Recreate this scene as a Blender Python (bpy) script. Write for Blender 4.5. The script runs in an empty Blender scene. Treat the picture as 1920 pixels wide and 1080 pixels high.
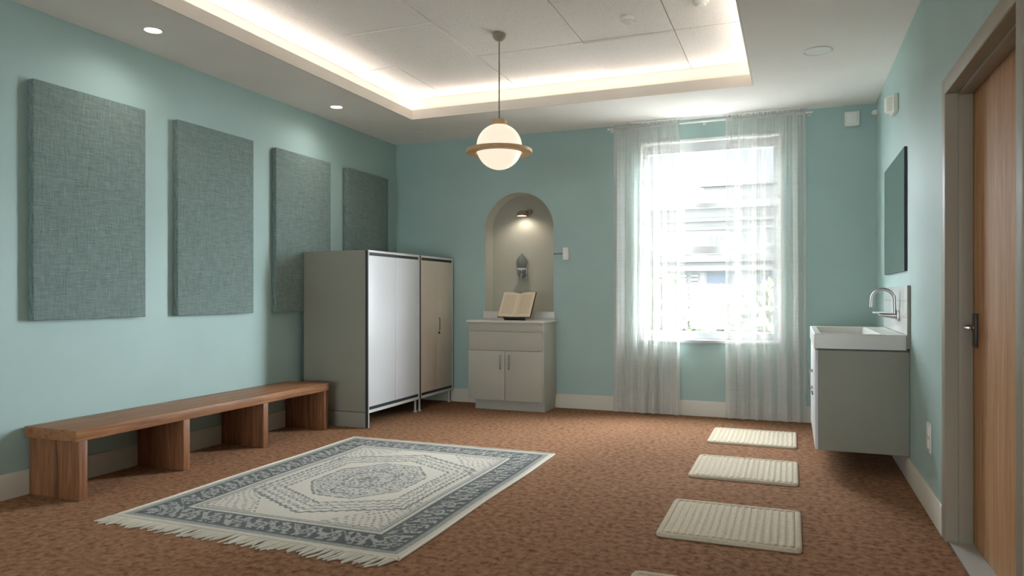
import bpy, bmesh, math, random
import numpy as np
from mathutils import Vector, Matrix, noise
from mathutils.geometry import tessellate_polygon
PI = math.pi
random.seed(7)
S = bpy.context.scene
COL = S.collection

# ------------------------------------------------------------------ sizes of the room (metres)
XL, XR, YB, YF, H = -4.11, 0.673, 6.95, -7.0, 2.81
ZT = 3.05                                  # underside of the tile field in the tray
TX0, TX1, TY0, TY1 = -3.37, -0.30, 0.6, 5.985   # tray opening
CV = 0.15                                  # depth of the light cove behind the lip

# ------------------------------------------------------------------ materials
def lin(c):
    return tuple(((v/255)/12.92 if v/255 <= .04045 else ((v/255+.055)/1.055)**2.4) for v in c) + (1,)

class NT:
    def __init__(s, name):
        s.m = bpy.data.materials.new(name); s.m.use_nodes = True
        s.t = s.m.node_tree; s.n = s.t.nodes; s.l = s.t.links
        s.b = s.n['Principled BSDF']; s.out = s.n['Material Output']
    def new(s, typ, **kw):
        n = s.n.new(typ)
        for k, v in kw.items(): setattr(n, k, v)
        return n
    def link(s, a, b): s.l.new(a, b)
    def coord(s, scale=(1,1,1), kind='Object', rot=(0,0,0)):
        tc = s.new('ShaderNodeTexCoord'); mp = s.new('ShaderNodeMapping')
        mp.inputs['Scale'].default_value = scale; mp.inputs['Rotation'].default_value = rot
        s.link(tc.outputs[kind], mp.inputs['Vector']); return mp.outputs['Vector']
    def noise(s, vec, scale, detail=4, rough=.55, dist=0):
        n = s.new('ShaderNodeTexNoise'); n.inputs['Scale'].default_value = scale
        n.inputs['Detail'].default_value = detail; n.inputs['Roughness'].default_value = rough
        n.inputs['Distortion'].default_value = dist
        s.link(vec, n.inputs['Vector']); return n.outputs['Fac']
    def ramp(s, fac, stops):
        r = s.new('ShaderNodeValToRGB'); e = r.color_ramp.elements
        e[0].position, e[0].color = stops[0][0], lin(stops[0][1])
        e[1].position, e[1].color = stops[-1][0], lin(stops[-1][1])
        for p, c in stops[1:-1]:
            q = e.new(p); q.color = lin(c)
        s.link(fac, r.inputs['Fac']); return r.outputs['Color']
    def math(s, op, a, b=None):
        n = s.new('ShaderNodeMath', operation=op)
        for i, v in enumerate((a, b)):
            if v is None: continue
            if isinstance(v, (int, float)): n.inputs[i].default_value = v
            else: s.link(v, n.inputs[i])
        return n.outputs[0]
    def mix(s, fac, a, b):
        n = s.new('ShaderNodeMix', data_type='RGBA')
        for i, v in ((0, fac), (6, a), (7, b)):
            if isinstance(v, (int, float)): n.inputs[i].default_value = v
            elif isinstance(v, tuple): n.inputs[i].default_value = lin(v)
            else: s.link(v, n.inputs[i])
        return n.outputs[2]
    def bump(s, fac, strength=.3, dist=.002):
        n = s.new('ShaderNodeBump'); n.inputs['Strength'].default_value = strength
        n.inputs['Distance'].default_value = dist
        s.link(fac, n.inputs['Height']); s.link(n.outputs['Normal'], s.b.inputs['Normal'])
    def base(s, c):
        if isinstance(c, tuple): s.b.inputs['Base Color'].default_value = lin(c)
        else: s.link(c, s.b.inputs['Base Color'])
    def set(s, rough=.6, metal=0, spec=.5):
        s.b.inputs['Roughness'].default_value = rough
        s.b.inputs['Metallic'].default_value = metal
        s.b.inputs['Specular IOR Level'].default_value = spec

def paint(name, c, rough=.6, spread=.035, scale=60, bump=.08, spec=.4, metal=0):
    t = NT(name); v = t.coord()
    f = t.noise(v, 1.3, 3)
    lo = tuple(max(0, x*(1-spread)) for x in c); hi = tuple(min(255, x*(1+spread)) for x in c)
    t.base(t.ramp(f, [(.3, lo), (.7, hi)])); t.set(rough, metal, spec)
    if bump: t.bump(t.noise(v, scale*4, 3), bump, .001)
    return t.m

def wood(name, dark, mid, light, axis, rough=.5, s=1.0, spec=.35):
    t = NT(name)
    sc = [14*s]*3; sc[axis] = .9*s
    v = t.coord(tuple(sc))
    f1 = t.noise(v, 1.6, 6, .6, 1.4)
    sc2 = [90*s]*3; sc2[axis] = 3*s
    f2 = t.noise(t.coord(tuple(sc2)), 2.0, 4, .7)
    f = t.math('ADD', t.math('MULTIPLY', f1, .72), t.math('MULTIPLY', f2, .28))
    c = t.ramp(f, [(.30, dark), (.5, mid), (.7, light)])
    t.base(c); t.set(rough, 0, spec); t.bump(f2, .15, .001)
    return t.m

def fabric(name, dark, light, warp=(1,1,1), rough=.95, str_=.5):
    t = NT(name)
    a = t.noise(t.coord((90, 14, 520)), 1, 3, .65); b = t.noise(t.coord((90, 520, 14)), 1, 3, .65)
    g = t.noise(t.coord(), 420, 2, .6)
    f = t.math('ADD', t.math('MULTIPLY', t.math('ADD', a, b), .38), t.math('MULTIPLY', g, .24))
    t.base(t.ramp(f, [(.38, dark), (.62, light)])); t.set(rough, 0, .1); t.bump(f, str_, .002)
    t.b.inputs['Sheen Weight'].default_value = .15
    return t.m

def metal(name, c, rough=.3):
    t = NT(name); f = t.noise(t.coord(), 300, 2)
    lo = tuple(x*.95 for x in c)
    t.base(t.ramp(f, [(.35, lo), (.65, c)])); t.set(rough, 1.0); return t.m

def emit(name, c, strength, base=(240,235,225)):
    t = NT(name); t.base(base); t.set(.3)
    t.b.inputs['Emission Color'].default_value = lin(c); t.b.inputs['Emission Strength'].default_value = strength
    f = t.noise(t.coord(), 8, 1)
    t.link(t.ramp(f, [(.2, c), (.8, c)]), t.b.inputs['Emission Color'])
    return t.m

M = {}
M['wall'] = paint('teal_wall_paint', (163,188,185), .55, .02)
M['niche'] = paint('niche_warm_lit', (172,171,158), .6, .02)  # greyer than the teal wall: warm lamp light put into the colour
M['reveal'] = paint('niche_reveal_window_lit', (190,189,175), .6, .02)  # paler than the niche back: window light put into the colour
M['soffit'] = paint('ceiling_paint', (240,233,228), .75, .015)
M['cove'] = paint('cove_paint', (226,218,208), .7, .015)
M['trim'] = paint('baseboard_paint', (206,199,186), .5, .02)
M['frame'] = paint('door_frame_paint', (152,142,126), .45, .02)
M['white'] = paint('white_paint', (226,226,222), .4, .01)
M['plastic'] = paint('white_plastic', (222,220,213), .35, .01)
M['winframe'] = paint('window_frame_paint', (182,183,184), .4, .01)
M['grey_cab'] = paint('grey_laminate', (172,169,157), .45, .02, 30, .03)
M['locker_side'] = paint('grey_metal_panel', (142,139,127), .5, .02, 30, .03)
M['locker_white'] = paint('white_door_laminate', (208,208,210), .35, .01, 30, .02)
M['locker_taupe'] = paint('taupe_door_laminate', (212,198,184), .4, .03, 30, .02)
M['dark_gap'] = paint('dark_seal', (44,48,50), .5, .03)
M['steel_trim'] = paint('satin_edge_trim', (206,206,203), .35, .01)
M['chrome'] = metal('satin_chrome', (172,171,168), .3)
M['dark_metal'] = paint('dark_metal', (52,47,42), .4, .05, spec=.5)
M['nickel'] = metal('brushed_nickel', (170,164,155), .35)
M['bronze'] = paint('bronze_lacquer', (134,112,96), .4, .05)
M['cover'] = paint('dark_leather_cover', (58,48,38), .6, .1)
M['quartz'] = None
M['globe'] = emit('lit_opal_glass', (255,237,213), .85, (110,106,98))
M['lamp_on'] = emit('lit_lamp_lens', (255,232,200), 6)
M['lens_off'] = paint('frosted_lens', (243,241,236), .4, .01)
M['ring'] = wood('pale_ash_ring', (176,140,100), (196,162,120), (212,182,142), 0, .5, 2)
M['bench_x'] = wood('walnut_end_grain', (84,54,34), (128,84,54), (158,110,74), 0, .45)
M['bench_y'] = wood('walnut_long_grain', (96,62,40), (146,98,64), (178,126,86), 1, .42)
M['bench_z'] = wood('walnut_upright_grain', (88,57,37), (136,90,60), (168,117,80), 2, .45)
M['door'] = wood('oak_door_veneer', (150,108,74), (184,138,98), (204,162,120), 2, .6, .8, .2)
M['panel'] = fabric('grey_acoustic_fabric', (80,98,95), (144,160,157))

def quartz():
    t = NT('speckled_white_stone'); v = t.coord()
    n = t.new('ShaderNodeTexVoronoi'); n.inputs['Scale'].default_value = 320; t.link(v, n.inputs['Vector'])
    f = t.noise(v, 160, 4, .7)
    t.base(t.ramp(f, [(.32, (192,188,181)), (.45, (206,203,197)), (.7, (214,211,206))])); t.set(.3); return t.m
M['quartz'] = quartz()

def carpet():
    t = NT('brown_mottled_carpet'); v = t.coord()
    big = t.noise(v, .9, 2); mid = t.noise(v, 29, 3, .6, .25); fine = t.noise(v, 240, 3, .7)
    f = t.math('ADD', t.math('MULTIPLY', mid, .62), t.math('ADD', t.math('MULTIPLY', fine, .30), t.math('MULTIPLY', big, .08)))
    t.base(t.ramp(f, [(.36, (74,47,31)), (.47, (127,90,65)), (.62, (158,118,90))])); t.set(1.0, 0, .1)
    t.b.inputs['Sheen Weight'].default_value = .3; t.b.inputs['Sheen Tint'].default_value = lin((206,160,128)); t.b.inputs['Sheen Roughness'].default_value = .4
    t.bump(f, .8, .012); return t.m
M['carpet'] = carpet()

def tile():
    t = NT('mineral_fibre_tile'); v = t.coord()
    f = t.noise(v, 95, 3, .75); g = t.noise(v, 300, 2, .7)
    h_ = t.math('ADD', t.math('MULTIPLY', f, .65), t.math('MULTIPLY', g, .35))
    t.base(t.ramp(h_, [(.35, (184,175,168)), (.43, (238,232,227)), (.7, (245,240,236))])); t.set(.95, 0, .1)
    t.bump(h_, .35, .003); return t.m
M['tile'] = tile()

def sheer():
    t = NT('sheer_curtain_voile'); v = t.coord((900, 900, 900))
    f = t.noise(v, 1.0, 2)
    sl = t.noise(t.coord((6, 6, 240)), 1.0, 2)
    tr = t.new('ShaderNodeBsdfTransparent'); tl = t.new('ShaderNodeBsdfTranslucent'); df = t.new('ShaderNodeBsdfDiffuse')
    c = t.ramp(sl, [(.3, (208,206,201)), (.7, (222,220,216))])
    for n in (tl, df): t.link(c, n.inputs['Color'])
    m1 = t.new('ShaderNodeMixShader'); m1.inputs[0].default_value = .012
    t.link(df.outputs[0], m1.inputs[1]); t.link(tl.outputs[0], m1.inputs[2])
    m2 = t.new('ShaderNodeMixShader')
    lw = t.new('ShaderNodeLayerWeight'); lw.inputs['Blend'].default_value = .5
    fc = t.math('POWER', lw.outputs['Facing'], 1.6)
    t.link(t.math('MINIMUM', t.math('ADD', t.math('ADD', t.math('MULTIPLY', f, .2), .42), t.math('MULTIPLY', fc, .5)), .97), m2.inputs[0])
    t.link(tr.outputs[0], m2.inputs[1]); t.link(m1.outputs[0], m2.inputs[2])
    t.link(m2.outputs[0], t.out.inputs['Surface']); return t.m
M['sheer'] = sheer()

def glass_thin(name, tint, gl=.06):
    t = NT(name)
    tr = t.new('ShaderNodeBsdfTransparent'); tr.inputs['Color'].default_value = tint
    g = t.new('ShaderNodeBsdfGlossy'); g.inputs['Roughness'].default_value = .02
    m = t.new('ShaderNodeMixShader'); m.inputs[0].default_value = gl
    t.link(tr.outputs[0], m.inputs[1]); t.link(g.outputs[0], m.inputs[2]); t.link(m.outputs[0], t.out.inputs['Surface'])
    return t.m
M['pane'] = glass_thin('window_glass', (.95,.97,.97,1))
def silver_glass():
    t = NT('smoked_glass'); t.base((176,182,178)); t.set(.08, .0, .8)
    t.b.inputs['Transmission Weight'].default_value = .6
    f = t.noise(t.coord(), 30, 2); t.bump(f, .02, .001); return t.m
M['bulb'] = silver_glass()
def mirror_m():
    t = NT('mirror_glass'); f = t.noise(t.coord(), 2, 1)
    t.base(t.ramp(f, [(.2, (206,216,212)), (.8, (212,221,217))])); t.set(.015, 1.0); return t.m
M['mirror'] = mirror_m()
def tiles_white():
    t = NT('white_wall_tile'); sp = t.new('ShaderNodeSeparateXYZ'); t.link(t.coord(), sp.inputs[0])
    cb = t.new('ShaderNodeCombineXYZ'); t.link(sp.outputs[1], cb.inputs[0]); t.link(sp.outputs[2], cb.inputs[1]); v = cb.outputs[0]
    b = t.new('ShaderNodeTexBrick'); t.link(v, b.inputs['Vector'])
    b.inputs['Color1'].default_value = lin((226,226,224)); b.inputs['Color2'].default_value = lin((219,220,219))
    b.inputs['Mortar'].default_value = lin((200,200,198)); b.inputs['Scale'].default_value = 1
    b.inputs['Mortar Size'].default_value = .003; b.inputs['Brick Width'].default_value = .3; b.inputs['Row Height'].default_value = .105
    t.link(b.outputs['Color'], t.b.inputs['Base Color']); t.set(.2); t.bump(t.math('MULTIPLY', b.outputs['Fac'], -1), .4, .001)
    return t.m
M['wall_tile'] = tiles_white()
def mat_cotton():
    t = NT('cream_ribbed_cotton'); v = t.coord()
    f = t.noise(v, 420, 3, .7); g = t.noise(v, 60, 2)
    t.base(t.ramp(t.math('ADD', t.math('MULTIPLY', f, .7), t.math('MULTIPLY', g, .3)), [(.36, (180,166,144)), (.62, (214,202,182))]))
    t.set(.95, 0, .1); t.bump(f, .6, .003); return t.m
M['mat'] = mat_cotton()
def page_m():
    t = NT('printed_page'); v = t.coord()
    sep = t.new('ShaderNodeSeparateXYZ')
    uv = t.new('ShaderNodeUVMap'); t.link(uv.outputs[0], sep.inputs[0])
    u, w = sep.outputs[0], sep.outputs[1]
    ln = t.math('LESS_THAN', t.math('FRACT', t.math('MULTIPLY', w, 24)), .38)
    cm = t.new('ShaderNodeCombineXYZ'); t.link(t.math('MULTIPLY', u, 40), cm.inputs[0]); t.link(t.math('FLOOR', t.math('MULTIPLY', w, 24)), cm.inputs[1])
    br = t.math('GREATER_THAN', t.noise(cm.outputs[0], 1.3, 2), .42)
    inside = t.math('MULTIPLY', t.math('MULTIPLY', t.math('GREATER_THAN', u, .16), t.math('LESS_THAN', u, .86)),
                    t.math('MULTIPLY', t.math('GREATER_THAN', w, .1), t.math('LESS_THAN', w, .9)))
    fac = t.math('MULTIPLY', t.math('MULTIPLY', ln, br), t.math('MULTIPLY', inside, .5))
    t.base(t.mix(fac, (226,208,182), (120,98,78))); t.set(.85, 0, .15); return t.m
M['page'] = page_m()
M['page_edge'] = paint('page_edges', (206,186,156), .9, .06, 200, .3)
def rug_m():
    t = NT('woven_rug'); a = t.new('ShaderNodeAttribute', attribute_name='pattern')
    f = t.math('ADD', a.outputs['Fac'], t.math('MULTIPLY', t.math('SUBTRACT', t.noise(t.coord(), 150, 3, .7), .5), .45))
    t.base(t.ramp(f, [(.05, (198,190,177)), (.3, (170,166,158)), (.55, (122,122,118)), (.95, (64,70,71))]))
    t.set(.95, 0, .1); t.b.inputs['Sheen Weight'].default_value = .15
    t.bump(t.math('ADD', t.noise(t.coord(), 300, 2), t.math('MULTIPLY', a.outputs['Fac'], -.6)), .5, .003); return t.m
M['rug'] = rug_m()
M['fringe'] = paint('cream_cotton_fringe', (216,208,194), .95, .05, 200, .3)

# ------------------------------------------------------------------ mesh helpers
def box(bm, x0, x1, y0, y1, z0, z1, bev=0, seg=2):
    r = bmesh.ops.create_cube(bm, size=1)
    vs = r['verts']
    for v in vs:
        v.co = Vector(((x0+x1)/2 + v.co.x*(x1-x0), (y0+y1)/2 + v.co.y*(y1-y0), (z0+z1)/2 + v.co.z*(z1-z0)))
    if bev:
        es = list({e for v in vs for e in v.link_edges})
        bmesh.ops.bevel(bm, geom=es, offset=bev, segments=seg, profile=.6, affect='EDGES')
    return bm
def rings(bm, loops, cap0=True, cap1=True, closed=False):
    vl = [[bm.verts.new(p) for p in lp] for lp in loops]
    n = len(vl[0])
    seq = list(zip(vl, vl[1:])) + ([(vl[-1], vl[0])] if closed else [])
    for a, b in seq:
        for i in range(n):
            bm.faces.new((a[i], a[(i+1) % n], b[(i+1) % n], b[i]))
    if not closed:
        if cap0: bm.faces.new(list(reversed(vl[0])))
        if cap1: bm.faces.new(vl[-1])
def frame_of(d):
    d = d.normalized(); up = Vector((0,0,1)) if abs(d.z) < .95 else Vector((1,0,0))
    a = d.cross(up).normalized(); return a, a.cross(d).normalized()
def tube(bm, pts, r, seg=16):
    pts = [Vector(p) for p in pts]; lp = []
    rr = r if isinstance(r, (list, tuple)) else [r]*len(pts)
    a, b = frame_of(pts[1]-pts[0])
    for i, p in enumerate(pts):
        d = (pts[min(i+1, len(pts)-1)] - pts[max(i-1, 0)]).normalized()
        a = (a - d*a.dot(d)).normalized(); b = d.cross(a)
        lp.append([p + (a*math.cos(2*PI*k/seg) + b*math.sin(2*PI*k/seg))*rr[i] for k in range(seg)])
    rings(bm, lp)
def lathe(bm, prof, c, axis='z', seg=40, closed=False):
    c = Vector(c); lp = []
    for r, h in prof:
        l = []
        for k in range(seg):
            u, w = r*math.cos(2*PI*k/seg), r*math.sin(2*PI*k/seg)
            l.append(c + (Vector((u, w, h)) if axis == 'z' else Vector((h, u, w)) if axis == 'x' else Vector((u, h, w))))
        lp.append(l)
    rings(bm, lp, closed=closed)
def prism(bm, poly, fn0, fn1):
    """two copies of a 2D outline joined into a solid"""
    a = [bm.verts.new(fn0(*p)) for p in poly]; b = [bm.verts.new(fn1(*p)) for p in poly]
    n = len(poly); bm.faces.new(list(reversed(a))); bm.faces.new(b)
    for i in range(n): bm.faces.new((a[i], a[(i+1) % n], b[(i+1) % n], b[i]))
def obj(name, bm, mat, parent=None, smooth=True, loc=None, recalc=True):
    if recalc: bmesh.ops.recalc_face_normals(bm, faces=bm.faces)
    org = Vector((0,0,0))
    if parent is not None: org = W(parent)
    elif loc is not None: org = Vector(loc)
    if org.length: bmesh.ops.translate(bm, verts=bm.verts, vec=-org)
    if smooth:
        for f in bm.faces: f.smooth = True
        for e in bm.edges:
            if len(e.link_faces) == 2: e.smooth = e.calc_face_angle(0) < math.radians(38)
    me = bpy.data.meshes.new(name); bm.to_mesh(me); bm.free()
    for m in (mat if isinstance(mat, (list, tuple)) else [mat]): me.materials.append(m)
    o = bpy.data.objects.new(name, me); COL.objects.link(o)
    if parent is not None: o.parent = parent
    elif loc is not None: o.location = loc
    return o
def W(o):
    v = Vector((0,0,0))
    while o is not None: v += o.location; o = o.parent
    return v
def B(): return bmesh.new()
def bxo(name, mat, parent, *a, **k):
    bm = B(); box(bm, *a, **k); return obj(name, bm, mat, parent)
def thing(name, label, cat, loc=(0,0,0), group=None):
    o = bpy.data.objects.new(name, None); COL.objects.link(o); o.location = loc; o.empty_display_size = .1
    return tag(o, label, cat, group)
def tag(o, label, cat, group=None):
    o['label'] = label; o['category'] = cat
    if group: o['group'] = group
    return o
def struct(o): o['kind'] = 'structure'; return o
def dup(root, label=None, loc=None):
    r = root.copy(); COL.objects.link(r)
    if label: r['label'] = label
    if loc: r.location = loc
    for ch in list(root.children):
        c = ch.copy(); COL.objects.link(c); c.parent = r
        for g in ch.children:
            d = g.copy(); COL.objects.link(d); d.parent = c
    return r

# ------------------------------------------------------------------ ROOM SHELL
bm = B(); box(bm, XL-.1, XR, YF-.1, YB+.05, -.12, 0)
struct(obj('floor', bm, M['carpet']))
bm = B(); box(bm, XL-.12, XL, YF-.12, YB+.26, -.12, ZT+.2); struct(obj('wall_left', bm, M['wall']))

def wall_with_holes(name, outer, holes, to3, mats, back=None):
    """holes: list of (outline, depth, closed_back, mat_index)"""
    bm = B()
    loops = [outer] + [h_[0] for h_ in holes]
    flat = [p for l in loops for p in l]
    vs = [bm.verts.new(to3(p[0], p[1], 0)) for p in flat]
    for tri in tessellate_polygon([[Vector((p[0], p[1], 0)) for p in l] for l in loops]):
        bm.faces.new([vs[i] for i in tri])
    for outline, dep, closed, mi in holes:
        a = [bm.verts.new(to3(p[0], p[1], 0)) for p in outline]; b = [bm.verts.new(to3(p[0], p[1], dep)) for p in outline]
        n = len(outline)
        for i in range(n):
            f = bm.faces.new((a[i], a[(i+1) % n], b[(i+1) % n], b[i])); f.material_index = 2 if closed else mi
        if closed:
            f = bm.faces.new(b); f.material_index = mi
    return struct(obj(name, bm, mats, None, True, None, False))
NX0, NX1, NZ0, NS = -3.03, -2.27, .955, 1.827
NR = (NX1-NX0)/2; NXC = (NX0+NX1)/2
arch = [(NX0, NZ0), (NX1, NZ0)] + [(NXC+NR*math.cos(PI*k/40), NS+NR*math.sin(PI*k/40)) for k in range(41)]
WX0, WX1, WZ0, WZ1 = -1.37, -.11, .715, 2.605
win = [(WX0, WZ0), (WX1, WZ0), (WX1, WZ1), (WX0, WZ1)]
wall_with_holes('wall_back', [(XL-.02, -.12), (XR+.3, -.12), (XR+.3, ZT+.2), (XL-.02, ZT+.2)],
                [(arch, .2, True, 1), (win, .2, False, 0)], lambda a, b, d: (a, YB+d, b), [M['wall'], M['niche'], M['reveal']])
FX0, FX1, FZ0, FZ1 = -3.9, .45, .1, 1.5       # unseen window added behind the camera for fill light
wall_with_holes('wall_front', [(XL-.12, -.12), (XR+.3, -.12), (XR+.3, ZT+.2), (XL-.12, ZT+.2)],
                [([(FX0, FZ0), (FX1, FZ0), (FX1, FZ1), (FX0, FZ1)], .2, False, 0)], lambda a, b, d: (a, YF-d, b), [M['wall'], M['niche']])
DY0, DY1, DZ = 2.70, 3.84, 2.085
bm = B()
box(bm, XR, XR+.12, DY1, YB, -.12, ZT+.2); box(bm, XR, XR+.12, YF, DY0, -.12, ZT+.2); box(bm, XR, XR+.12, DY0, DY1, DZ, ZT+.2)
struct(obj('wall_right', bm, M['wall']))

# ceiling: soffit ring, cove shelf and cove wall, with the lip and the tile field as children
bm = B()
def ring_quad(bm, o, i, z):
    ov = [bm.verts.new((x, y, z)) for x, y in o]; iv = [bm.verts.new((x, y, z)) for x, y in i]
    for k in range(4): bm.faces.new((ov[k], ov[(k+1) % 4], iv[(k+1) % 4], iv[k]))
def rect(d=0): return [(TX0-d, TY0-d), (TX1+d, TY0-d), (TX1+d, TY1+d), (TX0-d, TY1+d)]
big = [(XL, YF), (XR, YF), (XR, YB), (XL, YB)]
ring_quad(bm, big, rect(.0), H); ring_quad(bm, rect(CV), rect(.0), H+.02)
lo = [bm.verts.new((x, y, H+.02)) for x, y in rect(CV)]; hi = [bm.verts.new((x, y, ZT+.02)) for x, y in rect(CV)]
for k in range(4): bm.faces.new((lo[k], lo[(k+1) % 4], hi[(k+1) % 4], hi[k]))
ceil = struct(obj('ceiling', bm, M['soffit'], None, True, None, False))
for f in ceil.data.polygons:
    pass
ceil.data.materials.append(M['cove'])
for i, f in enumerate(ceil.data.polygons):
    if i >= 4: f.material_index = 1
bm = B(); lt = .014; lh = .088
for x0, x1, y0, y1 in ((TX0-lt, TX1+lt, TY1, TY1+lt), (TX0-lt, TX1+lt, TY0-lt, TY0), (TX0-lt, TX0, TY0, TY1), (TX1, TX1+lt, TY0, TY1)):
    box(bm, x0, x1, y0, y1, H-.0005, H+lh)
obj('cove_lip', bm, M['cove'], ceil)
# tile field: separate panels with slightly different seating, bedded on a dark grid plane
gx = [TX0-CV, -3.072, -2.337, -1.468, -.792, TX1+CV]
gy = [TY0-CV] + [4.43-.775*k for k in range(5, 0, -1)] + [4.43, 5.207, 5.985, TY1+CV]
gy = sorted(v for v in gy if v >= TY0-CV)
bm = B(); rnd = random.Random(3)
for i in range(len(gx)-1):
    for j in range(len(gy)-1):
        drop = .006*rnd.random() + .004*(j % 2)
        if abs(gy[j]-5.207) < .01 and abs(gx[i]+1.468) < .01: drop = .02
        if abs(gy[j]-4.43) < .01 and abs(gx[i]+3.072) < .01: drop = .014
        g = .0035
        box(bm, gx[i]+g, gx[i+1]-g, gy[j]+g, gy[j+1]-g, ZT-drop, ZT+.02)
obj('tile_field', bm, M['tile'], ceil)
bm = B(); box(bm, TX0-CV-.01, TX1+CV+.01, TY0-CV-.01, TY1+CV+.01, ZT+.004, ZT+.06)
obj('tile_grid', bm, paint('ceiling_grid_metal', (128,122,116), .5, .02), ceil)

# baseboards
bt, bh = .015, .142
def base_prof(bm, p0, p1, nrm):
    p0, p1, n = Vector(p0), Vector(p1), Vector(nrm)
    prof = [(0, 0), (bt, 0), (bt, bh-.008), (bt-.006, bh), (0, bh)]
    prism(bm, prof, lambda a, b: p0 + n*a + Vector((0,0,b)), lambda a, b: p1 + n*a + Vector((0,0,b)))
for nm, segs in (('baseboard_left', [((XL, YF, 0), (XL, YB, 0), (1,0,0))]),
                 ('baseboard_back', [((XL+bt, YB, 0), (XR-bt, YB, 0), (0,-1,0))]),
                 ('baseboard_right', [((XR, YB, 0), (XR, DY1+.075, 0), (-1,0,0)), ((XR, DY0-.075, 0), (XR, YF, 0), (-1,0,0))])):
    bm = B()
    for s in segs: base_prof(bm, *s)
    struct(obj(nm, bm, M['trim']))

# window
wy0, wy1 = YB+.05, YB+.11
w = bpy.data.objects.new('window_1', None); COL.objects.link(w); w.location = ((WX0+WX1)/2, YB+.08, WZ0); struct(w)
bm = B()
box(bm, WX0, WX0+.055, wy0, wy1, WZ0, WZ1); box(bm, WX1-.055, WX1, wy0, wy1, WZ0, WZ1)
box(bm, WX0+.055, WX1-.055, wy0, wy1, WZ1-.095, WZ1, .003); box(bm, WX0+.055, WX1-.055, wy0, wy1, WZ0, .795, .003)
obj('window_frame', bm, M['winframe'], w)
bm = B(); box(bm, WX0+.056, WX1-.056, wy0+.008, wy1-.008, 1.972, 2.022, .004); obj('glazing_bar', bm, M['winframe'], w)
bm = B(); box(bm, WX0+.056, WX1-.056, wy0-.004, wy1-.004, 1.535, 1.61, .004); obj('meeting_rail', bm, M['winframe'], w)
for z0, z1 in ((.796, 1.534), (1.611, 1.971), (2.023, WZ1-.096)):
    bxo('glass_pane', M['pane'], w, WX0+.056, WX1-.056, YB+.079, YB+.083, z0, z1)
bxo('window_sill', M['winframe'], w, WX0-.03, WX1+.03, YB-.03, YB+.05, WZ0-.025, WZ0+.004, bev=.004)
bm = B()
box(bm, WX0-.018, WX1+.018, YB-.012, YB+.05, WZ1-.004, WZ1+.02, .002)
box(bm, WX0-.018, WX0+.003, YB-.012, YB+.05, WZ0, WZ1, .002); box(bm, WX1-.003, WX1+.018, YB-.012, YB+.05, WZ0, WZ1, .002)
obj('window_casing', bm, M['white'], w)

w = bpy.data.objects.new('fill_window', None); COL.objects.link(w); w.location = ((FX0+FX1)/2, YF-.1, FZ0); struct(w)  # added fill opening, set low to light the ceiling more than the floor
bm = B()
for k in range(5):
    x = FX0+.03+(FX1-FX0-.06)*k/4; box(bm, x-.03, x+.03, YF-.12, YF-.06, FZ0, FZ1)
box(bm, FX0, FX1, YF-.12, YF-.06, FZ0, FZ0+.06); box(bm, FX0, FX1, YF-.12, YF-.06, FZ1-.06, FZ1)
obj('window_frame', bm, M['winframe'], w)
for k in range(4):
    x = FX0+.03+(FX1-FX0-.06)*k/4; bxo('glass_pane', M['pane'], w, x+.031, x+(FX1-FX0-.06)/4-.031, YF-.092, YF-.088, FZ0+.061, FZ1-.061)
bxo('window_sill', M['white'], w, FX0-.03, FX1+.03, YF-.06, YF+.04, FZ0-.025, FZ0+.002)
# door in the right wall
d = bpy.data.objects.new('door_1', None); COL.objects.link(d); d.location = (XR+.09, (DY0+DY1)/2, 0); struct(d)
bm = B(); cw = .072
for y0, y1, z0, z1 in ((DY1, DY1+cw, 0, DZ+cw), (DY0-cw, DY0, 0, DZ+cw), (DY0, DY1, DZ, DZ+cw)):
    box(bm, XR-.014, XR+.004, y0, y1, z0, z1, .002)
for y0, y1, z0, z1 in ((DY1-.004, DY1+.02, 0, DZ+.02), (DY0-.02, DY0+.004, 0, DZ+.02), (DY0, DY1, DZ-.004, DZ+.02)):
    box(bm, XR-.012, XR+.16, y0, y1, z0, z1)
for y0, y1, z0, z1 in ((DY1-.016, DY1, 0, DZ), (DY0, DY0+.016, 0, DZ), (DY0, DY1, DZ-.016, DZ)):
    box(bm, XR+.04, XR+.098, y0, y1, z0, z1, .002)
obj('door_frame', bm, M['frame'], d)
bxo('door_leaf', M['door'], d, XR+.1, XR+.145, DY0+.006, DY1-.006, .008, DZ-.006, bev=.002)
bxo('threshold', paint('grey_threshold', (178,176,172), .5, .03), d, XR+.002, XR+.2, DY0-.02, DY1+.02, -.06, .005)
hy, hz_, hx = DY1-.07, .987, XR+.1
hd = bxo('lock_plate', M['dark_metal'], d, hx-.012, hx+.002, hy-.028, hy+.028, hz_-.075, hz_+.075, bev=.003)
bm = B(); tube(bm, [(hx-.01, hy, hz_+.012), (hx-.032, hy, hz_+.012), (hx-.046, hy, hz_+.012)], [.013, .011, .011], 20)
tube(bm, [(hx-.043, hy+.012, hz_+.012), (hx-.047, hy-.02, hz_+.012), (hx-.048, hy-.06, hz_+.012), (hx-.046, hy-.118, hz_+.012), (hx-.043, hy-.122, hz_+.012)], [.009, .0095, .009, .0085, .006], 20)
obj('door_handle', bm, M['nickel'], d)
# wall behind the doorway
bm = B(); box(bm, XR+.16, XR+.3, DY0-.1, DY1+.1, -.12, DZ+.1); struct(obj('wall_beyond', bm, M['wall']))

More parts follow.
